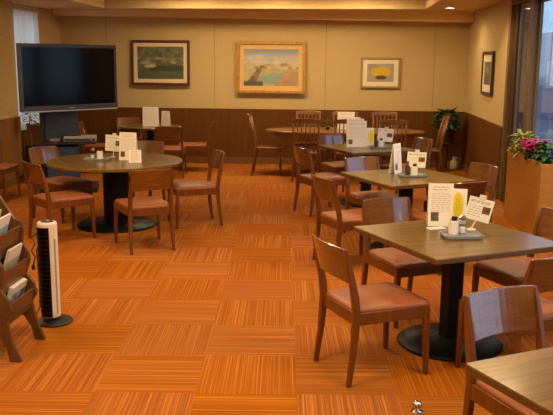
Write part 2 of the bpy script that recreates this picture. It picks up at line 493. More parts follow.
# ------------------------------------------------------------------ pictures
def canvas(parent, w, h, fn, nx=64, ny=44):
    """flat picture of width w (local x) and height h (local z) facing -y, coloured by fn(u, v)"""
    me = bpy.data.meshes.new('painting')
    vs = [((i/nx-0.5)*w, 0, (j/ny-0.5)*h) for j in range(ny+1) for i in range(nx+1)]
    fs = [(j*(nx+1)+i, j*(nx+1)+i+1, (j+1)*(nx+1)+i+1, (j+1)*(nx+1)+i) for j in range(ny) for i in range(nx)]
    me.from_pydata(vs, [], fs)
    ca = me.color_attributes.new('Col', 'FLOAT_COLOR', 'POINT')
    for k, (x, _, z) in enumerate(vs):
        ca.data[k].color = (*fn(x/w+0.5, z/h+0.5), 1)
    me.materials.append(M['art'])
    o = bpy.data.objects.new('painting', me); COL.objects.link(o); o.parent = parent
    return o

def vn(x, y, seed=0):
    def h(i, j):
        return (math.sin(i*127.1 + j*311.7 + seed*74.7) * 43758.5453) % 1.0
    i, j = math.floor(x), math.floor(y); fx, fy = x-i, y-j
    fx = fx*fx*(3-2*fx); fy = fy*fy*(3-2*fy)
    return (h(i,j)*(1-fx)+h(i+1,j)*fx)*(1-fy)+(h(i,j+1)*(1-fx)+h(i+1,j+1)*fx)*fy
def mixc(a, b, t):
    t = max(0, min(1, t)); return tuple(p*(1-t)+q*t for p, q in zip(a, b))

def art_pond(u, v):
    n = vn(u*14, v*11, 1)*0.6 + vn(u*30, v*24, 2)*0.4
    c = mixc((0.035, 0.045, 0.022), (0.17, 0.17, 0.085), n*1.1*(0.45+0.75*v))
    if 0.45 < v < 0.66: c = mixc(c, (0.40, 0.32, 0.18), max(0, vn(u*9, v*14, 5)-0.45)*1.6)
    if 0.24 < v < 0.42 and u > 0.25: c = mixc(c, (0.025, 0.04, 0.02), 0.75)
    e = ((u-0.28)/0.13)**2 + ((v-0.40)/0.05)**2
    if e < 1: c = mixc(c, (0.55, 0.46, 0.27), 0.75)
    if v < 0.22: c = mixc(c, (0.10, 0.085, 0.05), 0.5)
    return c
def art_bay(u, v):
    ridge = 0.74 + 0.10*math.sin(u*5+0.5) * (0.5+u) + 0.05*vn(u*8, 1, 3)
    sky = mixc((0.42, 0.40, 0.36), (0.20, 0.23, 0.27), (v-0.75)*4)
    c = sky
    if v < ridge: c = mixc((0.52, 0.47, 0.35), (0.34, 0.33, 0.29), vn(u*10, v*14, 4))
    if v < 0.62 + 0.03*math.sin(u*9): c = mixc((0.50, 0.42, 0.22), (0.26, 0.18, 0.09), (vn(u*13, v*12, 6)-0.35)*2.0)
    if v < 0.44: c = mixc((0.46, 0.38, 0.20), (0.38, 0.31, 0.16), vn(u*14, v*14, 9))
    if 0.05 < v < 0.36 and v < 0.15 + 0.42*max(0, u-0.05) and u < 0.55+v*0.6: c = mixc((0.25, 0.33, 0.25), (0.21, 0.30, 0.26), vn(u*10, v*20, 7))
    if u > 0.55+v*0.5 and v < 0.40: c = mixc((0.42, 0.27, 0.13), (0.35, 0.21, 0.10), vn(u*9, v*9, 8))
    d = abs(u-(0.10+v*0.42)); 
    if v < 0.55 and d < 0.10-0.12*v: c = mixc((0.10, 0.085, 0.05), (0.24, 0.17, 0.09), vn(u*24, v*24, 2))
    if v < 0.12 and u < 0.35: c = (0.08, 0.085, 0.045)
    return c
def art_flowers(u, v):
    c = mixc((0.40, 0.36, 0.25), (0.30, 0.27, 0.20), vn(u*8, v*6, 3))
    if v < 0.28: c = (0.36, 0.30, 0.20)
    if ((u-0.52)/0.38)**2 + ((v-0.56)/0.25)**2 < 1: c = mixc((0.68, 0.46, 0.015), (0.50, 0.32, 0.01), vn(u*26, v*22, 4))
    if ((u-0.52)/0.21)**2 + ((v-0.24)/0.12)**2 < 1: c = (0.13, 0.05, 0.02)
    return c
def art_portrait(u, v):
    c = (0.16, 0.14, 0.10)
    if ((u-0.5)/0.22)**2 + ((v-0.62)/0.14)**2 < 1: c = (0.34, 0.25, 0.15)
    if ((u-0.5)/0.36)**2 + ((v-0.22)/0.30)**2 < 1: c = (0.10, 0.09, 0.09)
    return mixc(c, (0.22, 0.19, 0.13), vn(u*10, v*14, 3)*0.4)

def framed(label, loc, rz, w, h, fw, fm, mw, mm, fn, tilt=0.0, depth=0.03):
    t = thing('framed_picture', label, 'picture', loc, rz)
    t.rotation_euler = (tilt, 0, rz)
    b = B()
    for s in (-1, 1):
        box(b, s*w/2-(fw if s > 0 else 0), s*w/2+(fw if s < 0 else 0), -depth, 0, -h/2, h/2)
        box(b, -w/2+fw, w/2-fw, -depth, 0, s*h/2-(fw if s > 0 else 0), s*h/2+(fw if s < 0 else 0))
    obj('frame', b, fm, t, bevel=0.006)
    obj('mat_board', box(B(), -w/2+fw, w/2-fw, -0.012, -0.004, -h/2+fw, h/2-fw), mm, t)
    p = canvas(t, w-2*fw-2*mw, h-2*fw-2*mw, fn); p.location = (0, -0.014, 0)
    return t
framed('framed dark green pond landscape in a thin brown frame, leftmost on the back wall', (-3.09, YB-0.035, 1.735), 0, 1.03, 0.77, 0.045, 'brown_frame', 0.065, 'cream_mat', art_pond, tilt=-0.04)
framed('large mountain and bay landscape in a wide gold frame on the back wall', (-1.165, YB-0.035, 1.67), 0, 1.20, 0.88, 0.055, 'gold', 0.075, 'gold_liner', art_bay, tilt=-0.035, depth=0.04)
framed('small picture of a basket of yellow flowers in a pale gilt frame', (0.70, YB-0.012, 1.60), 0, 0.67, 0.52, 0.035, 'olive_frame', 0.075, 'pale_mat', art_flowers)
framed('tall narrow dark-framed picture on the right-hand wall', (XR-0.012, 11.50, 1.635), -math.pi/2, 0.78, 0.62, 0.045, 'dark_frame', 0.10, 'pale_mat', art_portrait)

# ------------------------------------------------------------------ dining chair
def make_chair(label, group):
    t = thing('dining_chair', label, 'chair', (0, 0, 0), 0, group)
    # rear legs continue up as back posts
    for s in (-1, 1):
        b = B()
        bar(b, [(s*0.208, -0.255, 0), (s*0.203, -0.225, 0.22), (s*0.200, -0.212, 0.42), (s*0.198, -0.225, 0.52), (s*0.195, -0.262, 0.69), (s*0.192, -0.290, 0.795)],
            [(0.026, 0.028), (0.032, 0.036), (0.034, 0.044), (0.033, 0.042), (0.027, 0.034), (0.020, 0.024)])
        obj('leg', b, 'chair_wood', t, bevel=0.006)
    for s in (-1, 1):
        b = B()
        bar(b, [(s*0.222, 0.248, 0), (s*0.214, 0.238, 0.36), (s*0.214, 0.238, 0.425)], [(0.026, 0.026), (0.036, 0.038), (0.036, 0.038)])
        obj('leg', b, 'chair_wood', t, bevel=0.005)
    b = B()
    box(b, -0.198, 0.198, 0.225, 0.251, 0.352, 0.424)
    box(b, -0.186, 0.186, -0.222, -0.198, 0.352, 0.424)
    for s in (-1, 1):
        loft(b, [[(s*0.203-0.012, -0.20, 0.352), (s*0.203+0.012, -0.20, 0.352), (s*0.203+0.012, -0.20, 0.424), (s*0.203-0.012, -0.20, 0.424)],
                 [(s*0.214-0.012, 0.232, 0.352), (s*0.214+0.012, 0.232, 0.352), (s*0.214+0.012, 0.232, 0.424), (s*0.214-0.012, 0.232, 0.424)]])
    obj('seat_frame', b, 'chair_wood', t, bevel=0.004)
    # cushion
    out = rrect(0.200, 0.228, 0.487, 0.045, 5)
    b = B(); rings = []
    for k, z in ((0.97, 0.415), (1.0, 0.422), (1.0, 0.432), (0.975, 0.442), (0.90, 0.449), (0.6, 0.455), (0.25, 0.457)):
        rings.append([(x*k, y*k + 0.026, z) for x, y in out])
    loft(b, rings)
    obj('seat', b, 'vinyl', t, smooth=True)
    # curved back panel
    b = B(); n = 12; rings = []
    z0, z1 = 0.590, 0.800
    for i in range(n+1):
        q = -1 + 2*i/n; x = q*0.197
        dy = -0.030*(1-q*q)
        zt = z1 - 0.004*(q*q); zb = z0 + 0.012*(1-q*q)
        y0 = -0.240 + dy; y1 = -0.291 + dy
        rings.append([(x, y0-0.010, zb), (x, y0+0.010, zb), (x, y1+0.009, zt), (x, y1-0.009, zt)])
    loft(b, rings)
    obj('backrest', b, 'chair_panel', t, bevel=0.005, smooth=False)
    return t

def face(h): return R(h - 90)
chairs = [
 # x, y, heading, label
 (0.22, 4.38, 28, 'low-backed wooden chair at the left side of the front square table, whole chair in view', 'T1'),
 (0.505, 5.41, -62, 'wooden chair facing the camera behind the front square table', 'T1'),
 (1.29, 5.17, 208, 'wooden chair at the far right side of the front square table, beside the planter', 'T1'),
 (1.06, 4.31, 118, 'wooden chair with its back to us at the near right of the front square table', 'T1'),
 (0.885, 3.13, -61, 'foreground wooden chair whose backrest reflects blue daylight, behind the cropped table', 'T5'),
 (0.13, 6.80, 28, 'wooden chair at the left side of the second square table on the right', 'T2'),
 (0.40, 7.90, -60, 'wooden chair facing the camera behind the second square table on the right', 'T2'),
 (1.21, 7.60, 209, 'wooden chair with a shiny backrest at the right side of the second square table', 'T2'),
 (0.96, 6.79, 118, 'wooden chair with its back to us at the near side of the second square table', 'T2'),
 (-0.18, 9.14, 30, 'wooden chair at the left side of the third square table', 'T3'),
 (0.05, 10.29, -58, 'wooden chair behind the third square table, just before the far oval table', 'T3'),
 (0.885, 10.165, 208, 'wooden chair with a shiny backrest at the right side of the third square table', 'T3'),
 (-2.78, 7.46, 46, 'wooden chair at the near left of the round table, behind the tower fan', 'R1'),
 (-3.13, 8.46, -28, 'wooden chair at the far left of the round table, before the television stand', 'R1'),
 (-1.85, 7.19, 121, 'wooden chair with its back to the camera at the near side of the round table', 'R1'),
 (-1.57, 8.33, 204, 'wooden chair at the right side of the round table, facing left', 'R1'),
 (-2.38, 9.12, 262, 'wooden chair on the far side of the round table, mostly hidden by its top', 'R1'),
 (-2.60, 11.82, 98, 'wooden chair with its back to the camera at the rear round table', 'R2'),
 (-2.33, 12.45, 187, 'wooden chair seen side-on at the right of the rear round table', 'R2'),
 (-3.52, 12.98, -62, 'wooden chair behind the rear round table, against the back wall', 'R2'),
 (-3.83, 12.10, 8, 'wooden chair at the left of the rear round table, behind the television', 'R2'),
 (-4.42, 9.50, 0, 'wooden chair cut off by the left picture edge, by the panelled pillar', 'P'),
]
proto = None
for x, y, h, lab, g in chairs:
    grp = 'low-backed dining chairs'
    if proto is None:
        proto = make_chair(lab, grp); proto.location = (x, y, 0); proto.rotation_euler = (0, 0, face(h))
    else:
        dup(proto, (x, y, 0), face(h), lab, grp)

# ------------------------------------------------------------------ spindle-back chairs
def make_spindle(label, group):
    t = thing('spindle_chair', label, 'chair', (0, 0, 0), 0, group)
    b = B(); out = rrect(0.195, 0.215, 0.43, 0.06, 5)
    loft(b, [[(x*k, y*k, z) for x, y in out] for k, z in ((0.95, 0.415), (1, 0.425), (1, 0.440), (0.95, 0.452), (0.6, 0.448))])
    obj('seat', b, 'bow_wood', t, smooth=True)
    for s in (-1, 1):
        b = B(); tube(b, [(s*0.20, 0.20, 0), (s*0.175, 0.165, 0.42)], [0.014, 0.020], 10); obj('leg', b, 'bow_wood', t, smooth=True)
        b = B(); tube(b, [(s*0.20, -0.25, 0), (s*0.175, -0.19, 0.43), (s*0.185, -0.24, 0.70), (s*0.195, -0.295, 0.92)], [0.015, 0.022, 0.018, 0.016], 10)
        obj('leg', b, 'bow_wood', t, smooth=True)
    b = B(); n = 12; rings = []
    for i in range(n+1):
        q = -1+2*i/n; x = q*0.215; dy = -0.035*(1-q*q); zt = 0.965-0.018*q*q; zb = 0.895-0.005*q*q
        y = -0.292+dy
        rings.append([(x, y-0.011, zb), (x, y+0.011, zb), (x, y+0.005, zt), (x, y-0.015, zt)])
    loft(b, rings); obj('top_rail', b, 'bow_wood', t, bevel=0.006)
    for i in range(5):
        q = -0.62+0.31*i
        b = B(); tube(b, [(q*0.185, -0.19, 0.44), (q*0.195, -0.245-0.012*(1-q*q), 0.68), (q*0.205, -0.292-0.033*(1-q*q), 0.90)], [0.008, 0.010, 0.008], 8)
        obj('spindle', b, 'bow_wood', t, smooth=True)
    b = B(); box(b, -0.18, 0.18, 0.172, 0.190, 0.20, 0.23); obj('stretcher', b, 'bow_wood', t, bevel=0.004)
    b = B(); box(b, -0.18, 0.18, -0.226, -0.208, 0.24, 0.27); obj('stretcher', b, 'bow_wood', t, bevel=0.004)
    return t
SG = 'spindle-back chairs at the far oval table'
spindle = [
 (-1.10, 12.22, 3, 'dark spindle-backed chair side-on at the left end of the far oval table'),
 (-0.46, 11.66, 88, 'spindle-backed chair with its back to us, leftmost on the near side of the oval table'),
 (0.15, 11.62, 90, 'spindle-backed chair with its back to us, middle of the near side of the oval table'),
 (0.80, 11.66, 92, 'spindle-backed chair with its back to us, rightmost on the near side of the oval table'),
 (-0.50, 12.80, 270, 'spindle-backed chair facing us, leftmost behind the oval table'),
 (0.12, 12.80, 270, 'spindle-backed chair facing us, middle of the row behind the oval table'),
 (0.78, 12.80, 270, 'spindle-backed chair facing us, rightmost behind the oval table'),
 (1.38, 12.18, 183, 'spindle-backed chair side-on at the right end of the far oval table, before the plant'),
]
sp = None
for x, y, h, lab in spindle:
    if sp is None:
        sp = make_spindle(lab, SG); sp.location = (x, y, 0); sp.rotation_euler = (0, 0, face(h))
    else: dup(sp, (x, y, 0), face(h), lab, SG)

# ------------------------------------------------------------------ tables
TZ = 0.718
def make_square_table(label, side=0.94):
    t = thing('dining_table', label, 'table', (0, 0, 0), 0, 'square pedestal tables')
    out = rrect(side/2, side/2, side, 0.012, 3)
    b = B(); loft(b, [[(x*k, y*k, z) for x, y in out] for k, z in ((0.985, TZ-0.036), (1, TZ-0.030), (1, TZ-0.006), (0.995, TZ))])
    for f in b.faces:
        if abs(f.normal.z) < 0.5 or f.calc_center_median().z < TZ-0.02: f.material_index = 1
    b.normal_update()
    for f in b.faces: f.material_index = 0 if (f.calc_center_median().z > TZ-0.0045) else 1
    obj('table_top', b, ['table_wood', 'table_edge'], t)
    b = B(); box(b, -0.052, 0.052, -0.052, 0.052, 0.03, TZ-0.05); obj('column', b, 'black_metal', t, bevel=0.008)
    b = B(); box(b, -0.24, 0.24, -0.03, 0.03, TZ-0.06, TZ-0.036); box(b, -0.03, 0.03, -0.24, 0.24, TZ-0.06, TZ-0.036); obj('top_bracket', b, 'black_metal', t)
    b = B(); lathe(b, [(0.335, 0), (0.338, 0.010), (0.325, 0.020), (0.20, 0.034), (0.07, 0.046)], 40); obj('base_disc', b, 'black_metal', t, smooth=True)
    return t
A28 = R(28.5)
t1 = make_square_table('dark square pedestal table in front at right, with menus, condiments and a tilted sign'); t1.location = (0.755, 4.84, 0); t1.rotation_euler = (0, 0, A28)
dup(t1, (0.665, 7.38, 0), A28, 'second square pedestal table from the front on the right, with a tall narrow menu')
dup(t1, (0.375, 9.82, 0), A28, 'third square pedestal table from the front on the right, before the oval table')
dup(t1, (1.12, 2.52, 0), R(29), 'square table cropped by the bottom right corner, its near-left corner facing us')

def round_table(label, x, y, r, col_r, base_r, edge='table_edge'):
    t = thing('round_table', label, 'table', (x, y, 0))
    b = B(); lathe(b, [(r*0.98, TZ-0.034), (r, TZ-0.028), (r, TZ-0.006), (r-0.006, TZ)], 64)
    b.normal_update()
    for f in b.faces: f.material_index = 0 if f.calc_center_median().z > TZ-0.0045 else 1
    obj('table_top', b, ['table_wood', edge], t)
    b = B(); lathe(b, [(col_r, 0.03), (col_r, TZ-0.034)], 32); obj('column', b, 'black_metal', t, smooth=False)
    b = B(); lathe(b, [(base_r, 0), (base_r+0.004, 0.010), (base_r-0.01, 0.022), (col_r+0.02, 0.045)], 48); obj('base_disc', b, 'black_metal', t, smooth=True)
    return t
round_table('large round brown table on a thick black pedestal at left', -2.40, 8.14, 0.725, 0.14, 0.43, 'table_wood')
round_table('small round table on a slim black post near the back wall at left', -3.08, 12.50, 0.50, 0.055, 0.30)

t = thing('oval_table', 'long oval brown wooden table by the back wall', 'table', (0.11, 12.26, 0))
b = B(); lathe(b, [(0.98, TZ-0.04), (1, TZ-0.03), (1, TZ-0.008), (0.99, TZ)], 64, sx=1.26, sy=0.52); obj('table_top', b, 'oval_wood', t)
b = B(); lathe(b, [(0.97, TZ-0.10), (0.97, TZ-0.04)], 64, sx=1.16, sy=0.46); obj('apron', b, 'oval_wood', t)
for s in (-1, 1):
    b = B(); lathe(b, [(0.17, 0), (0.17, 0.03), (0.05, 0.06), (0.05, 0.45), (0.09, TZ-0.10)], 20, cx=s*0.32); obj('leg', b, 'oval_wood', t)

# ------------------------------------------------------------------ television corner
# screen plane runs from (-4.10, 9.59) to (-3.15, 10.83)
tv = thing('television', 'big dark flat-screen television at the left, angled towards the room', 'television', (-3.605, 10.235, 1.12), math.atan2(1.24, 0.95))
TW, TH = 1.50, 0.865
b = B()
for s in (-1, 1): box(b, s*TW/2-(0.042 if s > 0 else 0), s*TW/2+(0.042 if s < 0 else 0), -0.03, 0.03, 0, TH)
box(b, -TW/2+0.042, TW/2-0.042, -0.03, 0.03, TH-0.05, TH); box(b, -TW/2+0.042, TW/2-0.042, -0.03, 0.03, 0, 0.065)
obj('bezel', b, 'bezel', tv, bevel=0.006)
obj('screen', box(B(), -TW/2+0.042, TW/2-0.042, -0.022, 0.0, 0.065, TH-0.05), 'screen', tv)
b = B(); box(b, -TW/2+0.02, TW/2-0.02, 0.0, 0.075, 0.02, TH-0.02); obj('rear_casing', b, 'black_plastic', tv, bevel=0.02)
b = B(); box(b, -TW/2+0.01, TW/2-0.01, -0.034, 0.0, -0.018, 0.0); obj('speaker_strip', b, 'silver', tv, bevel=0.004)
obj('badge', box(B(), -0.05, 0.05, -0.033, -0.028, 0.022, 0.034), 'grey_plastic', tv)

st = thing('television_stand', 'slate-blue television stand with a shelf, under the screen', 'stand', (-3.74, 10.42, 0), math.atan2(1.24, 0.95)-R(38))
b = B(); box(b, -0.30, 0.14, 0.02, 0.12, 0.08, 1.09); obj('back_panel', b, 'slate', st, bevel=0.006)
b = B(); box(b, -0.36, -0.30, -0.02, 0.08, 0.08, 1.09); obj('upright', b, 'black_plastic', st, bevel=0.004)
b = B(); box(b, -0.29, 0.40, -0.36, 0.02, 0.66, 0.685); obj('shelf', b, 'black_plastic', st, bevel=0.004)
b = B(); box(b, -0.26, 0.16, -0.28, 0.02, 0.08, 0.62); obj('cabinet', b, 'slate', st, bevel=0.006)
b = B(); box(b, -0.36, 0.40, -0.38, 0.22, 0.0, 0.07); obj('foot', b, 'black_plastic', st, bevel=0.008)
rzs = st.rotation_euler.z
def at_stand(x, y, z):
    v = Matrix.Rotation(rzs, 3, 'Z') @ Vector((x, y, z)); return (v.x-3.70, v.y+10.42, z)
dv = thing('disc_player', 'silver disc player on the shelf under the television', 'disc player', at_stand(0.15, -0.17, 0.685), rzs)
obj('body', box(B(), -0.21, 0.21, -0.15, 0.15, 0.008, 0.075), 'silver', dv, bevel=0.005)
obj('front_panel', box(B(), -0.20, 0.20, -0.155, -0.15, 0.015, 0.05), 'bezel', dv)
obj('button', box(B(), 0.14, 0.17, -0.16, -0.155, 0.028, 0.040), 'silver', dv)
b = B()
for sx in (-0.17, 0.17):
    for sy in (-0.12, 0.12): lathe(b, [(0.015, 0), (0.015, 0.008)], 10, cx=sx, cy=sy)
obj('rubber_foot', b, 'black_plastic', dv)
rc = thing('remote_control', 'dark remote control lying on top of the disc player', 'remote', at_stand(0.05, -0.17, 0.760), rzs+0.2)
obj('body', box(B(), -0.11, 0.11, -0.025, 0.025, 0, 0.022), 'black_plastic', rc, bevel=0.005)
b = B()
for i in range(6):
    for j in range(2): box(b, -0.08+i*0.03, -0.07+i*0.03, -0.014+j*0.018, -0.006+j*0.018, 0.022, 0.025)
obj('button', b, 'grey_plastic', rc)
tag(obj('tissue_pack', box(B(), -0.07, 0.07, -0.05, 0.05, 0, 0.04), 'grey_plastic', loc=at_stand(-0.19, -0.15, 0.685), rot=(0, 0, rzs), bevel=0.008),
    'small grey box at the left end of the television stand shelf', 'box')

# lace curtain
def curtain(label, x, y0, y1, z0, z1):
    t = thing('lace_curtain', label, 'curtain', (x, (y0+y1)/2, z0))
    n = 90; h = (y1-y0)/2; V = []; b = B()
    for i in range(n+1):
        q = -1+2*i/n; w = 0.022*math.sin(i*0.75)+0.008*math.sin(i*1.9)
        V.append([b.verts.new((w*k, q*h, zz)) for k, zz in ((0.5, z1-z0), (1.0, (z1-z0)*0.6), (1.15, 0))])
    for a, c in zip(V, V[1:]):
        for k in range(2): b.faces.new((a[k], c[k], c[k+1], a[k+1]))
    o = obj('fabric', b, 'lace', t, smooth=True)
    b = B(); tube(b, [(0, -h-0.03, z1-z0+0.005), (0, h+0.03, z1-z0+0.005)], 0.009, 8); obj('rail', b, 'white_plastic', t)
curtain('white lace curtain over the left-hand window behind the television', XL+0.07, 11.08, 12.24, 0.72, 2.50)

# ------------------------------------------------------------------ plants
def leaf(bm, base, dir_, L, W, droop=0.3, mi=0):
    d = Vector(dir_).normalized()
    side = d.cross(Vector((0, 0, 1)))
    side = side.normalized() if side.length > 1e-3 else Vector((1, 0, 0))
    P = []
    for k, wf in ((0, 0.12), (0.3, 0.85), (0.6, 1.0), (0.85, 0.6), (1.0, 0.05)):
        c = Vector(base) + d*(L*k) + Vector((0, 0, -droop*L*k*k))
        up = Vector((0, 0, 0.15*W*wf))
        P.append((bm.verts.new(c - side*W*wf/2 + up), bm.verts.new(c), bm.verts.new(c + side*W*wf/2 + up)))
    for a, c in zip(P, P[1:]):
        for i in range(2):
            f = bm.faces.new((a[i], a[i+1], c[i+1], c[i])); f.material_index = mi

def bush(bm, n, cx, cy, z0, rx, ry, h, L, W, rnd):
    for _ in range(n):
        a = rnd.uniform(0, 2*math.pi); rr = math.sqrt(rnd.random())*0.85; e = rnd.random()
        base = (cx+rx*rr*math.cos(a)*(0.45+0.55*math.sin(math.pi*min(1, e*0.8+0.2))), cy+ry*rr*math.sin(a), z0+h*e)
        leaf(bm, base, (math.cos(a)+rnd.uniform(-.6, .6), math.sin(a)+rnd.uniform(-.6, .6), rnd.uniform(-0.2, 0.9)), L*rnd.uniform(.7, 1.2), W*rnd.uniform(.7, 1.2), rnd.uniform(.1, .6))

# back corner plant on a dark stand
rnd = random.Random(3)
pl = thing('potted_plant', 'bushy dark green plant on a tall dark stand in the back right corner', 'plant', (1.80, 12.98, 0))
b = B(); lathe(b, [(0.13, 0), (0.13, 0.02), (0.035, 0.05), (0.035, 0.42), (0.14, 0.46), (0.14, 0.48)], 24); obj('plant_stand', b, 'dark_pot', pl)
b = B(); lathe(b, [(0.09, 0.48), (0.13, 0.68), (0.14, 0.70), (0.12, 0.70), (0.11, 0.67)], 24); obj('pot', b, 'dark_pot', pl)
b = B(); bush(b, 200, 0, 0, 0.68, 0.23, 0.22, 0.33, 0.13, 0.075, rnd); obj('foliage', b, 'dark_leaf', pl, smooth=True)
b = B()
for i in range(9):
    a = i*0.7; tube(b, [(0.03*math.cos(a), 0.03*math.sin(a), 0.63), (0.14*math.cos(a), 0.14*math.sin(a), 0.88)], 0.006, 6)
obj('stem', b, 'stem', pl)

cb = thing('side_cabinet', 'low dark cabinet below the left window, behind the television stand', 'cabinet', (-4.46, 11.35, 0), R(0))
b = B(); box(b, -0.20, 0.22, -0.20, 0.20, 0.03, 0.52); obj('body', b, 'black_plastic', cb, bevel=0.006)
obj('door', box(B(), 0.22, 0.236, -0.19, 0.19, 0.05, 0.50), 'dark_pot', cb, bevel=0.003)
b = B(); box(b, 0.236, 0.250, 0.12, 0.135, 0.25, 0.33); obj('handle', b, 'chrome', cb)
bx = thing('wooden_box', 'brown wooden box on the low dark cabinet below the left window', 'box', (-4.46, 11.35, 0.52), R(0))
b = B()
box(b, -0.17, 0.19, -0.17, -0.155, 0, 0.28); box(b, -0.17, 0.19, 0.155, 0.17, 0, 0.28); box(b, -0.17, -0.155, -0.155, 0.155, 0, 0.28); box(b, 0.175, 0.19, -0.155, 0.155, 0, 0.28); box(b, -0.155, 0.175, -0.155, 0.155, 0, 0.02)
obj('body', b, 'pillar_wood', bx, bevel=0.004)
b = B(); box(b, -0.18, 0.20, -0.18, -0.15, 0.28, 0.30); box(b, -0.18, 0.20, 0.15, 0.18, 0.28, 0.30); box(b, -0.18, -0.15, -0.15, 0.15, 0.28, 0.30); box(b, 0.17, 0.20, -0.15, 0.15, 0.28, 0.30); obj('rim', b, 'pillar_wood', bx, bevel=0.004)
# thin tall plant by the left window
pl = thing('tall_plant', 'thin leafy houseplant with a bare stem beside the left window curtain', 'plant', (-4.46, 10.90, 0))
b = B(); lathe(b, [(0.07, 0), (0.10, 0.20), (0.105, 0.22), (0.09, 0.22), (0.085, 0.19)], 20); obj('pot', b, 'dark_pot', pl)
b = B(); tube(b, [(0, 0, 0.18), (0.01, 0.01, 0.5), (-0.02, 0, 0.8), (0.02, 0.0, 1.08)], [0.010, 0.009, 0.007, 0.004], 8); obj('stem', b, 'stem', pl)
b = B()
for i in range(22):
    a = i*2.4; z = 0.84+0.012*i
    leaf(b, (0.0, 0, z), (math.cos(a), math.sin(a), 0.35), rnd.uniform(0.10, 0.17), 0.05, 0.5)
obj('foliage', b, 'leaf', pl, smooth=True)

# planter with flowers before the window
PX0, PX1, PY0, PY1, PZ = 1.975, 2.145, 7.58, 9.10, 0.83
p = thing('planter_box', 'orange-brown wooden planter box below the right-hand window', 'planter', ((PX0+PX1)/2, (PY0+PY1)/2, 0))
hx, hy = (PX1-PX0)/2, (PY1-PY0)/2
b = B()
box(b, -hx, -hx+0.02, -hy, hy, 0, PZ); box(b, hx-0.02, hx, -hy, hy, 0, PZ)
box(b, -hx+0.02, hx-0.02, -hy, -hy+0.02, 0, PZ); box(b, -hx+0.02, hx-0.02, hy-0.02, hy, 0, PZ)
obj('box_panels', b, 'planter', p, bevel=0.003)
o = obj('soil', box(B(), -hx+0.02, hx-0.02, -hy+0.02, hy-0.02, PZ-0.15, PZ-0.03), 'soil', p)
def planted(name, label, y, n, rx, ry, h, L, W, m):
    q = thing(name, label, 'plant', ((PX0+PX1)/2, y, PZ-0.03))
    b = B(); bush(b, n, 0, 0, 0.01, rx, ry, h, L, W, rnd); obj('foliage', b, m, q, smooth=True)
    b = B()
    for i in range(7):
        a = i*0.9; tube(b, [(0.02*math.cos(a), 0.02*math.sin(a), -0.01), (0.06*math.cos(a), 0.09*math.sin(a), h*0.8)], 0.004, 6)
    obj('stem', b, 'stem', q)
    return q
planted('leafy_plant', 'yellow-green leafy plant at the far end of the planter box', 8.66, 260, 0.10, 0.32, 0.19, 0.11, 0.05, 'yellow_leaf')
planted('leafy_plant', 'dark green leafy plant at the near end of the planter box', 7.76, 110, 0.09, 0.10, 0.20, 0.10, 0.05, 'leaf')
cy_ = planted('flowering_plant', 'pink flowering plant in the middle of the planter box', 8.12, 110, 0.08, 0.17, 0.10, 0.09, 0.06, 'dark_leaf')
for i in range(34):
    fx, fy, fz = rnd.uniform(-0.11, 0.05), rnd.uniform(-0.22, 0.19), rnd.uniform(0.10, 0.21)
    b = B()
    for k in range(6):
        a = k*math.pi/3+i; leaf(b, (fx, fy, fz), (math.cos(a), math.sin(a), 0.9), 0.078, 0.066, 0.5)
    fl = obj('flower', b, 'petal', cy_, smooth=True)

tag(obj('cream_jug', (lambda b: (lathe(b, [(0.055, 0), (0.065, 0.02), (0.065, 0.12), (0.035, 0.15), (0.035, 0.19), (0.045, 0.20)], 20),
     tube(b, [(0.06, 0, 0.11), (0.10, 0, 0.12), (0.10, 0, 0.17), (0.035, 0, 0.185)], 0.009, 8), b)[-1])(B()), 'cream_pot', loc=(1.99, 13.24, 0), smooth=True),
    'small cream-coloured jug on the floor in the back right corner', 'jug')

# ------------------------------------------------------------------ tower fan
fn = thing('tower_fan', 'slim black and white tower fan on a round black base at left', 'fan', (-1.93, 4.97, 0), R(8))
b = B(); lathe(b, [(0.122, 0), (0.124, 0.010), (0.115, 0.018), (0.05, 0.026)], 40); obj('base', b, 'black_plastic', fn, smooth=False, bevel=0.002)
def oval(rx, ry, z, n=32): return [(rx*math.cos(2*math.pi*k/n), ry*math.sin(2*math.pi*k/n), z) for k in range(n)]
b = B(); loft(b, [oval(0.03, 0.03, 0.02), oval(0.03, 0.03, 0.045)]); obj('neck', b, 'black_plastic', fn)
b = B()   # white shell, open to the grille side (-x, -y)
loft(b, [oval(0.062, 0.056, 0.045), oval(0.064, 0.058, 0.06), oval(0.066, 0.058, 0.62), oval(0.067, 0.060, 0.70), oval(0.060, 0.054, 0.712)])
obj('body', b, 'white_plastic', fn, smooth=False, bevel=0.002)
b = B()   # black grille: curved strip following the left front of the body
FX = -0.02
def strip(a0, a1, k, z0, z1, n=14):
    rings = []
    for i in range(n+1):
        a = R(a0+(a1-a0)*i/n); c, s = math.cos(a), math.sin(a)
        rings.append([(0.064*k*c, 0.057*k*s, z0), (0.064*(k+0.05)*c, 0.057*(k+0.05)*s, z0), (0.066*(k+0.05)*c, 0.059*(k+0.05)*s, z1), (0.066*k*c, 0.059*k*s, z1)])
    return rings
loft(b, strip(198, 290, 1.0, 0.05, 0.68)); obj('grille', b, 'screen', fn)
b = B()
for zz in [0.08+i*0.03 for i in range(19)]: loft(b, strip(202, 286, 1.05, zz, zz+0.004))
obj('grille_slat', b, 'black_plastic', fn)
b = B(); loft(b, strip(318, 330, 0.99, 0.07, 0.60)); obj('side_groove', b, 'grey_plastic', fn)
b = B(); loft(b, [oval(0.042, 0.036, 0.712), oval(0.040, 0.034, 0.718)]); obj('control_panel', b, 'black_plastic', fn)
b = B(); lathe(b, [(0.012, 0.718), (0.011, 0.724)], 16, cx=0.005); obj('control_knob', b, 'grey_plastic', fn)
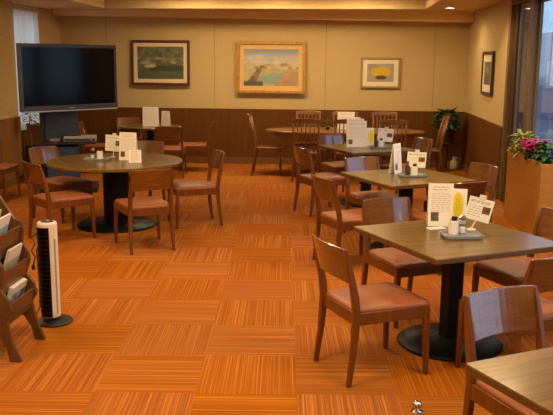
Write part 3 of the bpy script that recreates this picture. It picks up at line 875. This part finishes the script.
b = B(); tube(b, [(-0.05, 0.055, 0.64), (-0.115, 0.03, 0.60), (-0.095, 0.03, 0.55), (-0.120, 0.03, 0.50), (-0.098, 0.03, 0.46), (-0.112, 0.03, 0.40)], 0.005, 8)
tube(b, [(-0.05, 0.055, 0.62), (-0.085, 0.03, 0.5), (-0.080, 0.03, 0.34)], 0.005, 8); tube(b, [(-0.112, 0.03, 0.40), (-0.114, 0.03, 0.37)], 0.013, 8)
tube(b, [(-0.080, 0.03, 0.34), (-0.085, 0.05, 0.10), (-0.12, 0.02, 0.02), (-0.16, 0.0, 0.006)], 0.005, 8)
obj('power_cord', b, 'black_plastic', fn, smooth=True)

for c in fn.children:
    if not c.name.startswith('base'): c.location.x -= 0.022

# ------------------------------------------------------------------ magazine rack
ry0, ry1 = 4.25, 4.635
rk = thing('magazine_rack', 'dark wooden tiered magazine rack cut off by the left picture edge', 'magazine rack', (-2.1, (ry0+ry1)/2, 0))
poly = [(-2.15, 1.0), (-2.09, 0.90), (-2.03, 0.80), (-1.985, 0.785), (-1.975, 0.72), (-1.985, 0.65), (-1.95, 0.59), (-1.94, 0.53), (-1.97, 0.45), (-1.925, 0.385), (-1.905, 0.32), (-1.94, 0.26),
        (-1.925, 0.16), (-1.895, 0.07), (-1.865, 0.0), (-1.935, 0.0), (-1.955, 0.09), (-2.0, 0.16), (-2.08, 0.19), (-2.18, 0.17), (-2.25, 0.10), (-2.28, 0.0), (-2.36, 0.0), (-2.33, 0.3), (-2.29, 0.7), (-2.26, 1.0), (-2.20, 1.03)]
hy = (ry1-ry0)/2
for s in (-1, 1):
    b = B(); prism_y(b, [(x+2.1, z) for x, z in poly], s*hy-0.014, s*hy+0.014); obj('side_panel', b, 'rack_wood', rk, bevel=0.004)
tiers = [(-2.00, 0.60, 0.76), (-1.965, 0.40, 0.55), (-1.935, 0.215, 0.355)]
for xf, z0, z1 in tiers:
    b = B(); x = xf+2.1
    loft(b, [[(x-0.035, -hy+0.014, z0), (x-0.015, -hy+0.014, z0), (x-0.015, hy-0.014, z0), (x-0.035, hy-0.014, z0)],
             [(x+0.0, -hy+0.014, z1), (x+0.018, -hy+0.014, z1), (x+0.018, hy-0.014, z1), (x+0.0, hy-0.014, z1)]])
    obj('front_board', b, 'rack_wood', rk, bevel=0.004)
    obj('shelf', box(B(), -0.2, x-0.02, -hy+0.014, hy-0.014, z0, z0+0.015), 'rack_wood', rk)
b = B(); box(b, -0.215, -0.195, -hy+0.014, hy-0.014, 0.2, 0.97); obj('back_panel', b, 'rack_wood', rk)

def magazine(label, loc, w, h, lean, yaw, cover, thick=0.014):
    t = thing('magazine', label, 'magazine', loc, 0, 'magazines in the rack'); t.rotation_euler = (0, -lean, yaw)
    obj('pages', box(B(), -thick/2, thick/2-0.002, -w/2, w/2, 0, h), 'mag', t)
    me_obj = canvas(t, w, h, cover, 16, 20); me_obj.name = 'cover'; me_obj.data.name = 'cover'
    me_obj.rotation_euler = (0, 0, math.pi/2); me_obj.location = (thick/2+0.0005, 0, h/2)
    return t
def cov_blue(u, v): return mixc((0.05, 0.20, 0.40), (0.45, 0.56, 0.62), max(0, vn(u*3, v*5, 3))*1.2) if v < 0.75 else (0.65, 0.64, 0.60)
def cov_yellow(u, v): return (0.62, 0.60, 0.52) if v > 0.68 else mixc((0.52, 0.33, 0.01), (0.42, 0.42, 0.38), vn(u*4, v*5, 8)*1.3)
def cov_grey(u, v): return (0.55, 0.53, 0.46) if v > 0.75 else mixc((0.04, 0.07, 0.16), (0.48, 0.47, 0.42), vn(u*4, v*6, 2)*1.3)
magazine('blue and white magazine in the top tier of the rack', (-2.085, 4.44, 0.616), 0.21, 0.245, -0.30, 0.05, cov_blue)
magazine('white magazine standing behind the blue one in the top tier', (-2.135, 4.42, 0.616), 0.22, 0.27, -0.24, 0.0, cov_grey)
magazine('white and yellow magazine in the middle tier of the rack', (-2.05, 4.50, 0.416), 0.20, 0.245, -0.30, 0.0, cov_yellow)
magazine('pale magazine standing behind the yellow one in the middle tier', (-2.10, 4.43, 0.416), 0.22, 0.25, -0.24, 0.0, cov_blue)
magazine('white and navy magazine in the bottom tier of the rack', (-2.02, 4.48, 0.231), 0.21, 0.20, -0.30, 0.0, cov_grey, 0.03)

# ------------------------------------------------------------------ table-top items
def lines(bm, w, h, x0, x1, z0, z1, n, y, rnd, t=0.0024):
    """rows of small printed dashes on the face y"""
    for i in range(n):
        z = z1-(z1-z0)*i/max(1, n-1); x = x0
        while x < x1-0.008:
            L = rnd.uniform(0.012, 0.035); L = min(L, x1-x)
            box(bm, x, x+L, y-0.0006, y, z-t/2, z+t/2); x += L+rnd.uniform(0.004, 0.010)

def menu_card(label, loc, rz, w=0.165, h=0.285, photo=True, group='standing menus'):
    """folded card standing on the table, printed face to -y"""
    t = thing('menu_card', label, 'menu', loc, rz, group)
    th = 0.06
    b = B()
    loft(b, [[(-w/2, -0.004, 0), (w/2, -0.004, 0), (w/2, 0, 0), (-w/2, 0, 0)], [(-w/2, th*0.45-0.004, h), (w/2, th*0.45-0.004, h), (w/2, th*0.45, h), (-w/2, th*0.45, h)]])
    loft(b, [[(-w/2, th, 0), (w/2, th, 0), (w/2, th+0.003, 0), (-w/2, th+0.003, 0)], [(-w/2, th*0.45, h), (w/2, th*0.45, h), (w/2, th*0.45+0.003, h), (-w/2, th*0.45+0.003, h)]])
    obj('card', b, 'paper', t)
    sl = math.atan2(th*0.45, h); r_ = random.Random(len(label))
    b = B()
    lines(b, w, h, -w/2+0.03, w/2-0.03, h*0.86, h*0.92, 2, 0, r_, 0.004)
    lines(b, w, h, -w/2+0.02, w/2-0.015, h*0.36 if photo else h*0.1, h*0.76, 9 if photo else 12, 0, r_)
    o = obj('printed_text', b, 'red_ink', t, loc=(0, -0.0046, 0), rot=(-sl, 0, 0))
    if photo:
        obj('food_photo', box(B(), -w/2+0.018, -w/2+0.070, -0.0008, 0, 0.035, 0.095), 'photo', t, loc=(0, -0.0046, 0), rot=(-sl, 0, 0))
    return t
def yellow_card(label, loc, rz, w=0.14, h=0.235):
    t = menu_card(label, loc, rz, w, h, False, 'yellow printed menus')
    for c in list(t.children):
        if c.name.startswith('printed_text'): bpy.data.objects.remove(c)
    sl = math.atan2(0.027, h); b = B(); n = 24
    loft(b, [[(0.012+0.036*math.cos(2*math.pi*k/n), y, h*0.55+0.085*math.sin(2*math.pi*k/n)) for k in range(n)] for y in (-0.0008, 0)])
    obj('yellow_oval', b, 'yellow', t, loc=(0, -0.0046, 0), rot=(-sl, 0, 0))
    b = B(); lines(b, w, h, -0.004, 0.03, h*0.40, h*0.70, 6, 0, random.Random(5)); obj('printed_text', b, 'ink', t, loc=(0, -0.0056, 0), rot=(-sl, 0, 0))
    return t
def table_sign(label, loc, rz, tilt, w=0.145, h=0.165):
    t = thing('table_sign', label, 'sign', loc, rz, 'clip signs on the tables')
    b = B(); lathe(b, [(0.030, 0), (0.030, 0.008), (0.006, 0.012)], 20); obj('foot', b, 'white_plastic', t)
    top = (0.10*math.sin(tilt)*1.3, 0, 0.065)
    b = B(); tube(b, [(0, 0, 0.01), top], 0.0045, 8); obj('rod', b, 'white_plastic', t)
    e = bpy.data.objects.new('card', None)
    b = B(); box(b, -w/2, w/2, -0.002, 0.002, 0, h); cd = obj('card', b, 'paper', t, loc=top, rot=(0, tilt, 0))
    bpy.data.objects.remove(e)
    b = B(); box(b, -0.022, 0.022, -0.006, 0.006, h-0.012, h+0.022); obj('clip', b, 'white_plastic', cd, bevel=0.003)
    b = B(); lines(b, w, h, -w/2+0.012, w/2-0.012, h*0.80, h*0.86, 2, -0.002, random.Random(2), 0.004); lines(b, w, h, -w/2+0.012, 0.012, h*0.2, h*0.64, 5, -0.002, random.Random(3)); obj('printed_text', b, 'ink', cd)
    obj('food_photo', box(B(), 0.018, w/2-0.012, -0.0028, -0.002, h*0.36, h*0.68), 'photo', cd)
    return t
def tray(label, loc, rz, sx=0.13, sy=0.085):
    t = thing('condiment_tray', label, 'tray', loc, rz, 'condiment trays on the tables')
    out = rrect(sx, sx, sy*2, 0.03, 5)
    b = B(); loft(b, [[(x*k, y*k, z) for x, y in out] for k, z in ((0.92, 0), (0.97, 0.006), (1.0, 0.022), (0.96, 0.022), (0.91, 0.010))]); obj('dish', b, 'tray', t)
    return t
def pick_pot(label, loc, group='toothpick pots'):
    t = thing('toothpick_pot', label, 'toothpick pot', loc, 0, group)
    b = B(); lathe(b, [(0.030, 0), (0.033, 0.01), (0.033, 0.085), (0.028, 0.09), (0.026, 0.06)], 24); obj('pot', b, 'ceramic', t, smooth=False)
    b = B(); r_ = random.Random(4)
    for i in range(26):
        a = r_.uniform(0, 6.28); q = r_.uniform(0, 0.021); tube(b, [(q*math.cos(a)*0.7, q*math.sin(a)*0.7, 0.062), (q*math.cos(a)*1.25, q*math.sin(a)*1.25, 0.112)], 0.003, 5)
    obj('toothpicks', b, 'toothpick', t)
    return t
def shaker(label, loc, group='glass shakers'):
    t = thing('glass_shaker', label, 'shaker', loc, 0, group)
    b = B(); lathe(b, [(0.020, 0), (0.022, 0.006), (0.022, 0.085), (0.018, 0.09)], 20); obj('body', b, 'clear', t)
    b = B(); lathe(b, [(0.018, 0.004), (0.0195, 0.008), (0.0195, 0.04), (0.002, 0.042)], 20); obj('salt', b, 'salt', t)
    b = B(); lathe(b, [(0.023, 0.088), (0.023, 0.105), (0.012, 0.118)], 20); obj('cap', b, 'chrome', t)
    return t

Z0 = TZ
FACE = R(6)            # cards turned towards the aisle
# front table
menu_card('tall white menu card standing on the front square table', (0.695, 5.10, Z0), R(3))
yellow_card('white card with a bright yellow oval on the front square table', (0.81, 5.20, Z0), R(-8))
tag(obj('paper_slip', box(B(), -0.06, 0.06, -0.03, 0.03, 0, 0.006), 'paper', loc=(0.66, 5.02, Z0), rot=(0, 0, R(25)), bevel=0.002), 'white paper slip lying by the tall menu on the front table', 'paper')
tray('blue-grey condiment tray on the front square table', (0.789, 4.790, Z0), R(8), 0.125, 0.085)
pick_pot('white toothpick pot in the tray on the front square table', (0.742, 4.827, Z0+0.010))
shaker('clear glass shaker in the tray on the front square table', (0.801, 4.848, Z0+0.010))
table_sign('tilted white clip sign on the front square table', (0.883, 5.006, Z0), R(-8), R(13), 0.16, 0.15)
# second table
menu_card('tall white menu card seen nearly edge-on, on the second square table', (0.60, 7.56, Z0), R(62), 0.17, 0.29)
tray('blue-grey condiment tray on the second square table', (0.72, 7.36, Z0), R(8))
pick_pot('white toothpick pot in the tray on the second square table', (0.735, 7.36, Z0+0.010))
tag(obj('black_bottle', (lambda b: (lathe(b, [(0.020, 0), (0.022, 0.01), (0.022, 0.08), (0.012, 0.10), (0.012, 0.13)], 20), b)[-1])(B()), 'toothpick', loc=(0.675, 7.40, Z0+0.010), smooth=True),
    'small dark bottle in the tray on the second square table', 'bottle')
table_sign('white clip sign on the second square table', (0.76, 7.53, Z0), R(4), R(3), 0.185, 0.15)
# third table
menu_card('wide white menu card on the third square table', (0.245, 9.84, Z0), R(8), 0.25, 0.33)
menu_card('white menu card standing behind the wide one on the third square table', (0.22, 9.99, Z0), R(-6), 0.22, 0.35, False)
yellow_card('narrow yellow and white card beside the wide menu on the third table', (0.42, 9.95, Z0), R(10), 0.10, 0.235)
tray('blue-grey condiment tray on the third square table', (0.545, 9.78, Z0), R(8))
pick_pot('white toothpick pot in the tray on the third square table', (0.545, 9.77, Z0+0.010))
tag(obj('black_bottle', (lambda b: (lathe(b, [(0.020, 0), (0.022, 0.01), (0.022, 0.08), (0.012, 0.10), (0.012, 0.12)], 20), b)[-1])(B()), 'toothpick', loc=(0.485, 9.80, Z0+0.010), smooth=True),
    'small dark bottle in the tray on the third square table', 'bottle')
table_sign('white clip sign on the third square table', (0.59, 9.96, Z0), R(6), R(6), 0.20, 0.165)
# round table at left
menu_card('tall white menu card on the large round table', (-2.27, 8.16, Z0), R(-12), 0.20, 0.30)
menu_card('short white folded card in front of the tall menu on the round table', (-2.14, 7.98, Z0), R(10), 0.13, 0.13, False)
tray('blue-grey condiment tray on the large round table', (-2.60, 8.14, Z0), R(8), 0.14, 0.09)
pick_pot('white toothpick pot in the tray on the large round table', (-2.565, 8.13, Z0+0.010))
shaker('clear glass shaker in the tray on the large round table', (-2.655, 8.16, Z0+0.010))
table_sign('white clip sign on the large round table', (-2.50, 8.40, Z0), R(-3), R(4), 0.20, 0.18)
# rear round table
menu_card('wide white menu card on the rear round table', (-3.06, 12.44, Z0), R(0), 0.26, 0.31, False)
menu_card('narrow white menu card at the right on the rear round table', (-2.85, 12.58, Z0), R(-20), 0.15, 0.24, False)
# oval table
menu_card('white menu card standing on the far oval table', (0.13, 12.44, Z0), R(4), 0.27, 0.27, False)
yellow_card('small yellow card at the right of the menu on the far oval table', (0.31, 12.44, Z0), R(4), 0.10, 0.19)
b = B()
r_ = random.Random(9); 
sp_ = thing('small_potted_sprig', 'little green sprig in a pot on the far oval table', 'plant', (-0.16, 12.28, Z0))
lathe(b, [(0.030, 0), (0.038, 0.05), (0.034, 0.05)], 16); obj('pot', b, 'dark_pot', sp_)
b = B(); bush(b, 30, 0, 0, 0.05, 0.05, 0.05, 0.11, 0.06, 0.03, r_); obj('foliage', b, 'dark_leaf', sp_)

# small brass knob on the floor in front
kb = thing('floor_knob', 'small shiny metal knob standing on the carpet at the bottom edge', 'knob', (0.445, 3.80, 0))
b = B(); lathe(b, [(0.030, 0), (0.030, 0.008), (0.010, 0.012), (0.010, 0.022)], 20); obj('foot', b, 'chrome', kb, smooth=True)
b = B(); lathe(b, [(0.008, 0.022), (0.022, 0.030), (0.026, 0.042), (0.020, 0.056), (0.004, 0.062)], 20); obj('cap', b, 'chrome', kb, smooth=True)
